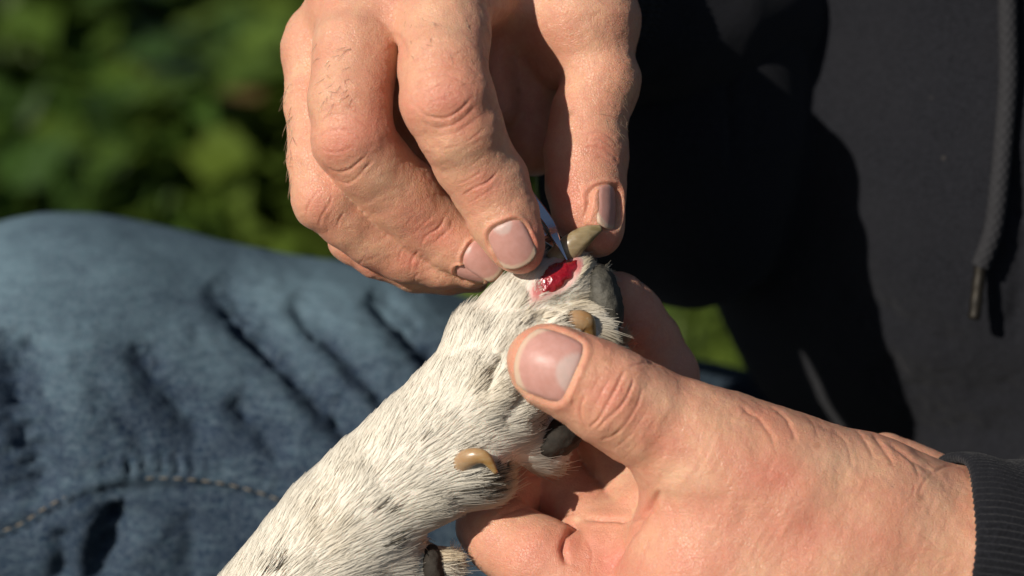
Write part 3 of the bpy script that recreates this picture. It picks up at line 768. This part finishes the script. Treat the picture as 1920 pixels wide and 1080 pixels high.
# small puckers along the seam
seam_px = smooth_pl([(-60,1010),(30,985),(90,948),(150,918),(205,902),(300,896),(400,904),(480,922),(545,946),(640,985),(740,1030)], 10)
for i in range(26, 100, 3):
    if i < len(seam_px):
        sx, sy = seam_px[i]; JC.append(([(sx - 6, sy - 44), (sx + 2, sy - 24), (sx + 6, sy - 8)], 9, 14 + 10 * RNG.random()))
carve(v, n, JC, dp, None, 500)
d, fr = poly_dist(x, y, seam_px); dp += 9 * np.clip((34 - np.abs(d - 14)) / 12, 0, 1) * (y < np.interp(x, [p[0] for p in seam_px], [p[1] for p in seam_px]) + 4) * (n[:, 2] < 0)
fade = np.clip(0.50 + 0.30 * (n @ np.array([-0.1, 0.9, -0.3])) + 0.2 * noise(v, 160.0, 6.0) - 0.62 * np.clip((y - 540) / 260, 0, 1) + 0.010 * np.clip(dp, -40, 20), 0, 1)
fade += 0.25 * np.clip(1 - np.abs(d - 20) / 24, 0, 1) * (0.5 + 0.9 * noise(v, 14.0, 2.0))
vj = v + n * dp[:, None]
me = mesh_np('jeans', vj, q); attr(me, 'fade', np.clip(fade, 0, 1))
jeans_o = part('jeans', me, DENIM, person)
def stitches():
    V, F = [], []; b = 0; L = 0
    pts = []
    for x_, y_ in seam_px:
        h_ = GJ.hit(FJ, x_, y_, 460, 2300)
        if h_ is not None: pts.append(h_ + GJ.grad(FJ, h_[None])[0] * 11)
    pts = np.array(pts); s = np.concatenate([[0], np.cumsum(np.linalg.norm(np.diff(pts, axis=0), axis=1))])
    t = 0
    while t < s[-1] - 24:
        seg = np.linspace(t, t + 18, 5); pp = np.stack([np.interp(seg, s, pts[:, i]) for i in range(3)], 1)
        vv, ff = sweep(pp, [1.4, 2.2, 2.4, 2.2, 1.4], 8, True); V.append(vv); F.append(ff + b); b += len(vv); t += 30
    me = mesh_np('stitching', np.concatenate(V), np.concatenate(F)); fix(me)
    part('stitching', me, simple('tan_thread', (0.17, 0.145, 0.11), 0.85), jeans_o, kind='stuff')
stitches()

# ------------------------------------------------------------------ the dog's foreleg
def dog_leg():
    lo = np.minimum(P(120, 1500, -250), P(120, 1500, 400)); hi = np.maximum(P(1230, 400, -250), P(1230, 400, 400))
    g = Grid(lo, hi, 6.5)
    f = g.limb([(350, 1420, 70, 170), (535, 1155, 26, 144), (622, 1018, 2, 124), (708, 922, -14, 114), (798, 838, -26, 110), (886, 752, -36, 109), (934, 696, -36, 101)], 5, ((0.12, -0.12, 1), 0.6))
    g.chain(f, [(800, 905, -10, 76), (872, 872, -26, 66), (890, 900, -16, 50)], 40)                                        # swelling under the dewclaw
    g.chain(f, [(760, 1060, 30, 66), (806, 1062, 24, 40)], 36)                                        # wrist pad bump
    g.chain(f, [(960, 800, -8, 60), (1010, 830, 20, 52)], 34)                                         # base pad bump
    t1 = g.limb([(915, 650, -10, 82), (965, 592, -12, 66), (1014, 546, -12, 58), (1064, 528, -4, 52), (1094, 540, 6, 46)], 16)
    t2 = g.limb([(935, 715, -40, 88), (985, 665, -66, 70), (1040, 635, -62, 58), (1092, 622, -34, 52), (1116, 622, -12, 44)], 16)
    t3 = g.limb([(960, 760, 40, 84), (1040, 700, 60, 70), (1110, 650, 70, 56)], 16)
    toes = np.minimum(np.minimum(smin(f, t1, 34), smin(f, t2, 34)), smin(f, t3, 30))
    g.chain(toes, [(1096, 545, 30, 48), (1104, 600, 30, 48)], 18)
    return g, toes
GD, FD = dog_leg()
dog = thing('dog', 'white short haired dog holding out its black flecked foreleg with a wounded toe', 'dog', (560, 1180, 60))
v, q = GD.nets(FD); v, q = subdivide(v, q, 1); n = normals(v, q); x, y = to_px(v)
WC = np.array([1046.0, 516.0]); wa = R(-40)      # wound centre and its long direction
def wound_r(x, y, rx, ry):
    c, s = math.cos(wa), math.sin(wa); dx, dy = x - WC[0], y - WC[1]
    return np.hypot((dx * c + dy * s) / rx, (-dx * s + dy * c) / ry)
dp = noise(v, 40.0) * 1.5
carve(v, n, [([(1052,582),(1010,604),(960,640),(918,700),(900,750)],16,17), ([(985,735),(950,770),(930,810)],16,8)], dp, None, 60)
m, _, _ = front_mask(v, n, 60)
wr = wound_r(x, y, 44, 24)
dp -= 5 * np.clip((1.05 - wr) / 0.25, 0, 1) * m
dp += 2.0 * np.exp(-((wr - 1.28) / 0.14) ** 2) * m
v = v + n * dp[:, None]; vn = normals(v, q)
me = mesh_np('body', v, q)
sk = M('dog_skin')
sk.col(sk.mix(sk.attr('sore'), sk.mix(sk.rng(sk.noise(300, 4), .3, .7, 0, 1), (0.71, 0.66, 0.57), (0.65, 0.60, 0.50)), (0.55, 0.17, 0.16)))
sk.set(Roughness=0.5, Subsurface_Weight=0.4, Subsurface_Scale=0.0012); sk.b.inputs['Subsurface Radius'].default_value = (1, .4, .3)
sk.l(sk.bump(sk.noise(1800, 4), 0.4, 0.0005), sk.b.inputs['Normal'])
attr(me, 'sore', np.clip(0.62 * np.exp(-((wr - 1.0) / 0.30) ** 2) + 0.7 * np.exp(-(((x - 1003) / 14) ** 2 + ((y - 552) / 20) ** 2)) + 0.5 * np.exp(-(((x - 1082) / 16) ** 2 + ((y - 498) / 14) ** 2)), 0, 1) * m)
dog_body = part('body', me, sk.m, dog)

def wound():
    nu_, nw = 64, 22; V = []; c, s = math.cos(wa), math.sin(wa)
    P0 = GD.hit(FD, *WC); nn = GD.grad(FD, P0[None])[0]
    rows = [0.001] + [i / nw for i in range(1, nw + 1)]
    for r in rows:
        for k in range(nu_):
            a = k / nu_ * 2 * np.pi; rr = r * (1 + 0.10 * math.sin(3 * a + 1) + 0.07 * math.sin(7 * a) + 0.05 * math.sin(11 * a + 2))
            lx, ly = 45 * rr * math.cos(a), 25 * rr * math.sin(a)
            h_ = GD.hit(FD, WC[0] + lx * c - ly * s, WC[1] + lx * s + ly * c, -250, 300)
            V.append(h_ if h_ is not None else P0)
    V = np.array(V); nr = GD.grad(FD, V); t = np.repeat(rows, nu_)
    V = V + nr * (-6.5 + 12 * np.sqrt(np.clip(1 - t ** 2, 0, 1)) + 2.6 * noise(V, 16.0, 4.0) + 0.8 * noise(V, 6.0, 2.0))[:, None]
    F = [(i * nu_ + k, i * nu_ + (k + 1) % nu_, (i + 1) * nu_ + (k + 1) % nu_, (i + 1) * nu_ + k) for i in range(len(rows) - 1) for k in range(nu_)]
    me = mesh_np('wound', V, np.array(F)); fix(me)
    s_ = M('raw_flesh')
    s_.col(s_.mix(s_.rng(s_.noise(420, 4, 0.6), 0.42, 0.62, 0, 1), (0.25, 0.002, 0.007), (0.34, 0.012, 0.018)))
    s_.set(Roughness=0.18, Specular_IOR_Level=0.6, Coat_Weight=1.0, Coat_Roughness=0.05, Subsurface_Weight=0.25, Subsurface_Scale=0.001)
    s_.b.inputs['Subsurface Radius'].default_value = (1, .1, .1)
    s_.l(s_.bump(s_.noise(1100, 3, 0.6), 0.5, 0.0006), s_.b.inputs['Normal']); s_.l(s_.bump(s_.noise(900, 3), 0.55, 0.0006), s_.b.inputs['Coat Normal'])
    part('wound', me, s_.m, dog_body, 'wet red open wound on the upper toe')
wound()

def claw_mat():
    s = M('claw'); t = s.attr('along')
    c = s.mix(s.rng(t, 0.25, 0.9, 0, 1), s.mix(s.attr('amber'), (0.27, 0.20, 0.115), (0.42, 0.25, 0.14)), s.mix(s.attr('amber'), (0.21, 0.165, 0.075), (0.40, 0.20, 0.04)))
    st = s.n('ShaderNodeTexNoise'); mp = s.n('ShaderNodeMapping'); s.l(s.coords(), mp.inputs['Vector']); mp.inputs['Scale'].default_value = (300, 900, 900); s.l(mp.outputs[0], st.inputs['Vector']); st.inputs['Scale'].default_value = 1
    c = s.mix(s.rng(st.outputs['Fac'], .4, .7, 0, .5), c, (0.44, 0.35, 0.22))
    s.col(c); s.set(Roughness=0.3, Specular_IOR_Level=0.5, Subsurface_Weight=0.4, Subsurface_Scale=0.0015)
    s.b.inputs['Subsurface Radius'].default_value = (1, .6, .3)
    return s.m
CLAW = claw_mat()
def claw(pts, rads, amber, flat=0.72, label=None):
    pp = np.array([P(*p[:3]) for p in pts]); n_ = 26; tt = np.linspace(0, len(pts) - 1, n_)
    sp = np.array(smooth_pl([tuple(p) for p in pp], 12)) if False else None
    q3 = [np.array(p) for p in pp]; ext = [2 * q3[0] - q3[1]] + q3 + [2 * q3[-1] - q3[-2]]; path = []
    for t in tt:
        i = min(int(t), len(pts) - 2); u = t - i; a, b, c_, d = ext[i:i + 4]
        path.append(0.5 * (2 * b + (c_ - a) * u + (2 * a - 5 * b + 4 * c_ - d) * u * u + (3 * b - a - 3 * c_ + d) * u ** 3))
    rr = np.interp(tt, np.arange(len(pts)), rads)
    V, F = sweep(path, rr, 20, True, lambda i, th: 1 / np.sqrt(np.cos(th) ** 2 + (np.sin(th) / flat) ** 2) * (1 + 0.012 * math.sin(i * 2.1) + 0.015 * np.cos(7 * th)))
    me = mesh_np('claw', V, F); fix(me)
    al = np.concatenate([np.repeat(np.linspace(0, 1, n_), 20), [0, 1]]); attr(me, 'along', al); attr(me, 'amber', np.full(len(V), amber))
    part('claw', me, CLAW, dog, label)
claw([(1044, 492, -14, 0), (1070, 463, -26, 0), (1099, 440, -28, 0), (1127, 427, -22, 0)], [27, 24, 18, 6], 0.0, label='olive claw of the wounded toe')
claw([(1052, 622, -92, 0), (1076, 604, -100, 0), (1098, 606, -96, 0), (1110, 632, -84, 0)], [22, 22, 20, 9], 0.8, label='amber claw beside the thumb')
claw([(854, 882, -74, 0), (878, 859, -112, 0), (908, 858, -124, 0), (931, 887, -118, 0)], [19, 18, 13, 4], 0.7, 0.9, label='curved amber dewclaw')
def pad(c, ax, radii, ang, label):
    """leathery ellipsoid with a pebbled surface"""
    nu_, nv = 56, 40; c = P(*c); V = []
    for i in range(nv + 1):
        for j in range(nu_):
            a, b = j / nu_ * 2 * np.pi, (i / nv - 0.5) * np.pi
            V.append((math.cos(b) * math.cos(a), math.sin(b), math.cos(b) * math.sin(a)))
    V = np.array(V); V = np.sign(V) * np.abs(V) ** 0.9; V *= np.array(radii)
    cs, sn = math.cos(R(ang)), math.sin(R(ang)); V = np.stack([V[:, 0] * cs - V[:, 1] * sn, V[:, 0] * sn + V[:, 1] * cs, V[:, 2]], 1)
    d = V / np.linalg.norm(V, axis=1, keepdims=True)
    V = V + c + d * (noise(V, 26.0, 3.0) * 3 + noise(V, 7.0, 1.0) * 2.2)[:, None]
    F = [(i * nu_ + j, i * nu_ + (j + 1) % nu_, (i + 1) * nu_ + (j + 1) % nu_, (i + 1) * nu_ + j) for i in range(nv) for j in range(nu_)]
    me = mesh_np('paw_pad', V, np.array(F)); fix(me); part('paw_pad', me, PAD_DARK if label and 'dark' in label else PAD, dog, label)
PAD_DARK = simple('dark_pad_leather', (0.040, 0.033, 0.026), 0.8, 0.25, nscale=260, amp=0.5, bump=0.5)
PAD = simple('pad_leather', (0.095, 0.088, 0.070), 0.6, 0.35, nscale=300, amp=0.65, bump=0.9)
pad((1132, 561, -4), 0, (34, 66, 58), 14, 'grey toe pad at the tip of the paw')
pad((1108, 640, 20), 0, (34, 44, 50), 10, None)
pad((1042, 822, 10), 0, (50, 36, 60), 24, 'dark base pad under the thumb')
pad((812, 1066, 14), 0, (24, 44, 44), 10, 'dark wrist pad low on the leg')

# ---- fur
SPOTS = [(903,716,20,22,.9),(906,735,14,12,.8),(625,901,9,7,1.0),(789,829,10,8,.85),(583,960,6,14,.8),(722,1025,24,10,1.1),(706,962,26,7,.8),(505,1072,28,22,1.2),(668,1056,7,5,.6),(850,775,7,5,.5),(848,850,24,7,.9),
         (888,902,30,38,1.5),(890,935,20,12,.7),(1062,592,26,12,1.0),(1040,606,16,8,.7),(1005,798,16,26,1.1),(1020,838,18,16,1.1),(822,1060,14,30,1.1),(745,1000,9,6,.5),(1140,560,18,40,.5),(728,880,6,4,.5),(690,985,10,4,.5)]
YEL = [(600,1000,60,80,.15),(900,745,40,40,.16),(985,600,40,30,.22),(912,912,34,34,.5),(800,1040,40,30,.35),(1100,500,60,40,.30),(1060,570,60,30,.25),(1130,640,40,40,.3),(760,960,60,30,.10)]
def fur(count):
    tri = q; a, b, c, d = (vv[tri[:, i]] for i in range(4)) if False else (v[tri[:, 0]], v[tri[:, 1]], v[tri[:, 2]], v[tri[:, 3]])
    area = np.linalg.norm(np.cross(b - a, c - a), axis=1) + np.linalg.norm(np.cross(c - a, d - a), axis=1)
    cen = (a + b + c + d) / 4; nn = vn[tri].mean(1); nn /= np.linalg.norm(nn, axis=1, keepdims=True)
    cx, cy = to_px(cen)
    vis = np.where(nn[:, 2] < 0.25, 1.0, 0.18) * np.where((cy < 1130) & (cx > 380), 1.0, 0.12)
    pr = area * vis; pr /= pr.sum()
    k = RNG.choice(len(tri), count, p=pr); u = RNG.random((count, 1)); w = RNG.random((count, 1))
    root = (a[k] * (1 - u) + b[k] * u) * (1 - w) + (d[k] * (1 - u) + c[k] * u) * w
    nr = nn[k]; x, y = to_px(root)
    keep = np.ones(count, bool)
    wr_ = wound_r(x, y, 44, 24)
    keep &= ~((wr_ < 1.12) & (nr[:, 2] < 0.3))
    keep &= ~((wr_ < 1.5) & (nr[:, 2] < 0.3) & (RNG.random(count) < 0.85 * np.clip((1.5 - wr_) / 0.4, 0, 1)))
    keep &= ~((((x - 1003) / 16) ** 2 + ((y - 556) / 20) ** 2 < 1) & (RNG.random(count) < 0.8))
    pd = ((x - 1150) / 29) ** 2 + ((y - 562) / 60) ** 2
    keep &= ~(pd < 1)
    for pl in ([(1062,474),(1080,456),(1126,429)], [(1072,608),(1082,603),(1098,606),(1110,632)], [(884,858),(892,856),(912,862),(927,882)]):
        dd_, _f = poly_dist(x, y, pl); keep &= ~((dd_ < (17 if pl[0][0] == 884 else 10)) & (nr[:, 2] < 0.3))
    root, nr, x, y = root[keep], nr[keep], x[keep], y[keep]; N = len(root)
    # the lie of the coat: towards the toes, bending to the right along the lower side
    ax0 = np.array([0.72, 0.69, 0.0]); lowside = np.clip(((x - 760) * 0.69 + (y - 860) * 0.72) / 110, -1, 1.2)
    th_ = np.deg2rad(44 - 34 * np.clip(lowside, -0.5, 1.2)); th_ = np.where(x > 1000, np.deg2rad(14) - np.deg2rad(46) * np.clip((y - 560) / 100, -1, 1), th_)
    th_ = th_ + 0.09 * noise(root, 120.0, 4.0) + 0.08 * noise(root, 26.0, 1.0)
    fl = np.stack([np.cos(th_), np.sin(th_), np.zeros(N)], 1)
    fl -= nr * (fl * nr).sum(1, keepdims=True); fl /= np.linalg.norm(fl, axis=1, keepdims=True) + 1e-6
    L = 33 * RNG.uniform(0.65, 1.3, N)
    L *= np.where(x > 1010, 0.8, 1.0) * np.where(np.abs(pd[keep] - 1.4) < 0.4, 0.75, 1.0) * np.where((y > 880) & (x > 780), 1.35, 1.0)
    L *= np.where((wr_[keep] < 2.2), 0.55, 1.0) * np.where((x > 1076) & ((y < 520) | (y > 592)), 1.5, 1.0)
    long_ = RNG.random(N) < 0.02; L[long_] *= 1.5
    lift = 0.035 + 0.05 * RNG.random(N) + 0.10 * (x > 1060) + 0.22 * (RNG.random(N) < 0.05)
    K = 5; pts = np.zeros((N, K, 3)); clump = np.stack([noise(root, 12.0, o) for o in (1, 5, 9)], 1) * 0.16 + RNG.normal(0, 0.06, (N, 3)); clump -= nr * (clump * nr).sum(1, keepdims=True)
    for i in range(K):
        t = i / (K - 1)
        pts[:, i] = root - nr * 1.5 + (fl * (t * (1 - 0.04 * t)) [..., None] if False else fl * t) * L[:, None] + nr * (lift * L * (t - 0.55 * t * t))[:, None] + clump * (L * t * t)[:, None]
    # hairs pressed by the hands are left out
    bad = np.zeros(N, bool)
    for g_, f_ in ((GL, FL), (GU, FU)):
        for i in (0, 2, 4):
            p = pts[:, i]; ins = ((p > g_.lo) & (p < g_.lo + (g_.n - 1) * g_.h)).all(1)
            dd = np.full(N, 99.0); dd[ins] = g_.sample(f_, p[ins]); bad |= dd < -1
    # black flecks and yellowish patches
    tone = np.clip(0.02 + 0.09 * noise(root, 70.0, 2.0) + RNG.normal(0, 0.025, N), 0, 0.45)
    for sx, sy, rx, ry, a_ in YEL: tone = np.maximum(tone, np.clip(a_ * 1.4 * np.exp(-((x - sx) / rx) ** 2 - ((y - sy) / ry) ** 2) + RNG.normal(0, 0.04, N), 0, 0.5))
    for sx, sy, rx, ry, a_ in SPOTS:
        e = np.exp(-(((x - sx) + 0.4 * (y - sy)) / (0.75 * rx)) ** 2 - ((y - sy) / (0.75 * ry)) ** 2)
        hit = (RNG.random(N) < a_ * e * 0.6) & (nr[:, 2] < 0.3); tone[hit] = RNG.uniform(0.8, 1.0, hit.sum())
    tone[RNG.random(N) < 0.0006] = 0.8
    pts, tone = pts[~bad], tone[~bad]
    strands('fur', pts, 1.0, 0.3, FUR, dog_body, tone, nrm=nr[~bad])
fur(250000)

# ------------------------------------------------------------------ tweezers
def tweezers():
    s = M('polished_steel'); s.col((0.66, 0.68, 0.70)); s.set(Metallic=1.0, Roughness=0.17)
    s.l(s.bump(s.noise(900, 3), 0.05, 0.0003), s.b.inputs['Normal'])
    root = thing('tweezers', 'slim silver tweezers held in the upper fingertips touching the red wound', 'tweezers', (1062, 486, -40))
    def arm(pts, wid, thick, name):
        pp = [P(*p) for p in pts]; ext = [2 * pp[0] - pp[1]] + pp + [2 * pp[-1] - pp[-2]]; n_ = 40; path = []; W = []
        for t in np.linspace(0, len(pp) - 1, n_):
            i = min(int(t), len(pp) - 2); u = t - i; a, b, c_, d = ext[i:i + 4]
            path.append(0.5 * (2 * b + (c_ - a) * u + (2 * a - 5 * b + 4 * c_ - d) * u * u + (3 * b - a - 3 * c_ + d) * u ** 3)); W.append(np.interp(t, range(len(wid)), wid))
        path = np.array(path); V = []
        half = np.array([-0.12, 0.50, -0.85])
        for i in range(n_):
            t = path[min(i + 1, n_ - 1)] - path[max(i - 1, 0)]; t /= np.linalg.norm(t)
            sd = np.cross(t, half); sd /= np.linalg.norm(sd); nn = np.cross(t, sd)
            w = W[i]; h = thick
            for su, sv in ((-1, -.5), (-.8, -1), (.8, -1), (1, -.5), (1, .5), (.8, 1), (-.8, 1), (-1, .5)):
                V.append(path[i] + sd * su * w + nn * sv * h)
        F = [(i * 8 + j, i * 8 + (j + 1) % 8, (i + 1) * 8 + (j + 1) % 8, (i + 1) * 8 + j) for i in range(n_ - 1) for j in range(8)]
        for o in (0, (n_ - 1) * 8): F += [(o, o + 1, o + 2, o + 3), (o, o + 3, o + 4, o + 7), (o + 4, o + 5, o + 6, o + 7)]
        me = mesh_np(name, np.array(V), np.array(F)); fix(me)
        for p in me.polygons: p.use_smooth = False
        part(name, me, s.m, root)
    arm([(1063, 488, -52), (1052, 466, -44), (1041, 444, -30), (1026, 412, 0), (962, 335, 34), (890, 245, 70), (820, 150, 90)], [1.3, 3.8, 7.5, 10, 15, 20, 20], 3.2, 'tweezer_arm')
    arm([(1063, 489, -46), (1052, 472, -34), (1036, 458, -18), (1014, 434, 12), (955, 345, 46), (885, 250, 80), (818, 152, 96)], [1.2, 2.4, 4, 8, 14, 20, 20], 2.6, 'tweezer_arm')
tweezers()

# ------------------------------------------------------------------ fine hairs on the back of the upper hand
def hand_hair():
    hm = simple('fine_hair', (0.30, 0.21, 0.14), 0.5, 0.4)
    out = []
    def add(n_, box, ln, dirn, spread):
        for _ in range(n_):
            x_, y_ = RNG.uniform(box[0], box[2]), RNG.uniform(box[1], box[3])
            h_ = GU.hit(FU, x_, y_, -260, 420)
            if h_ is None: continue
            nn = GU.grad(FU, h_[None])[0]; d = np.array([dirn[0], -dirn[1], 0.0]) + RNG.normal(0, spread, 3)
            d -= nn * (d @ nn); d /= np.linalg.norm(d) + 1e-6; L = ln * RNG.uniform(0.5, 1.3)
            out.append(np.stack([h_ + d * L * t + nn * L * (0.22 * t - 0.12 * t * t) for t in np.linspace(0, 1, 6)]))
    add(46, (534, 150, 550, 350), 34, (-0.55, 0.7), 0.3)
    add(26, (590, 80, 660, 190), 24, (-0.4, 0.6), 0.35)
    add(40, (1120, 100, 1185, 260), 22, (0.6, 0.6), 0.4)
    add(24, (760, 0, 930, 110), 16, (0.5, 0.7), 0.3)
    strands('fine_hair', np.array(out), 0.38, 0.12, hm, body)
hand_hair()
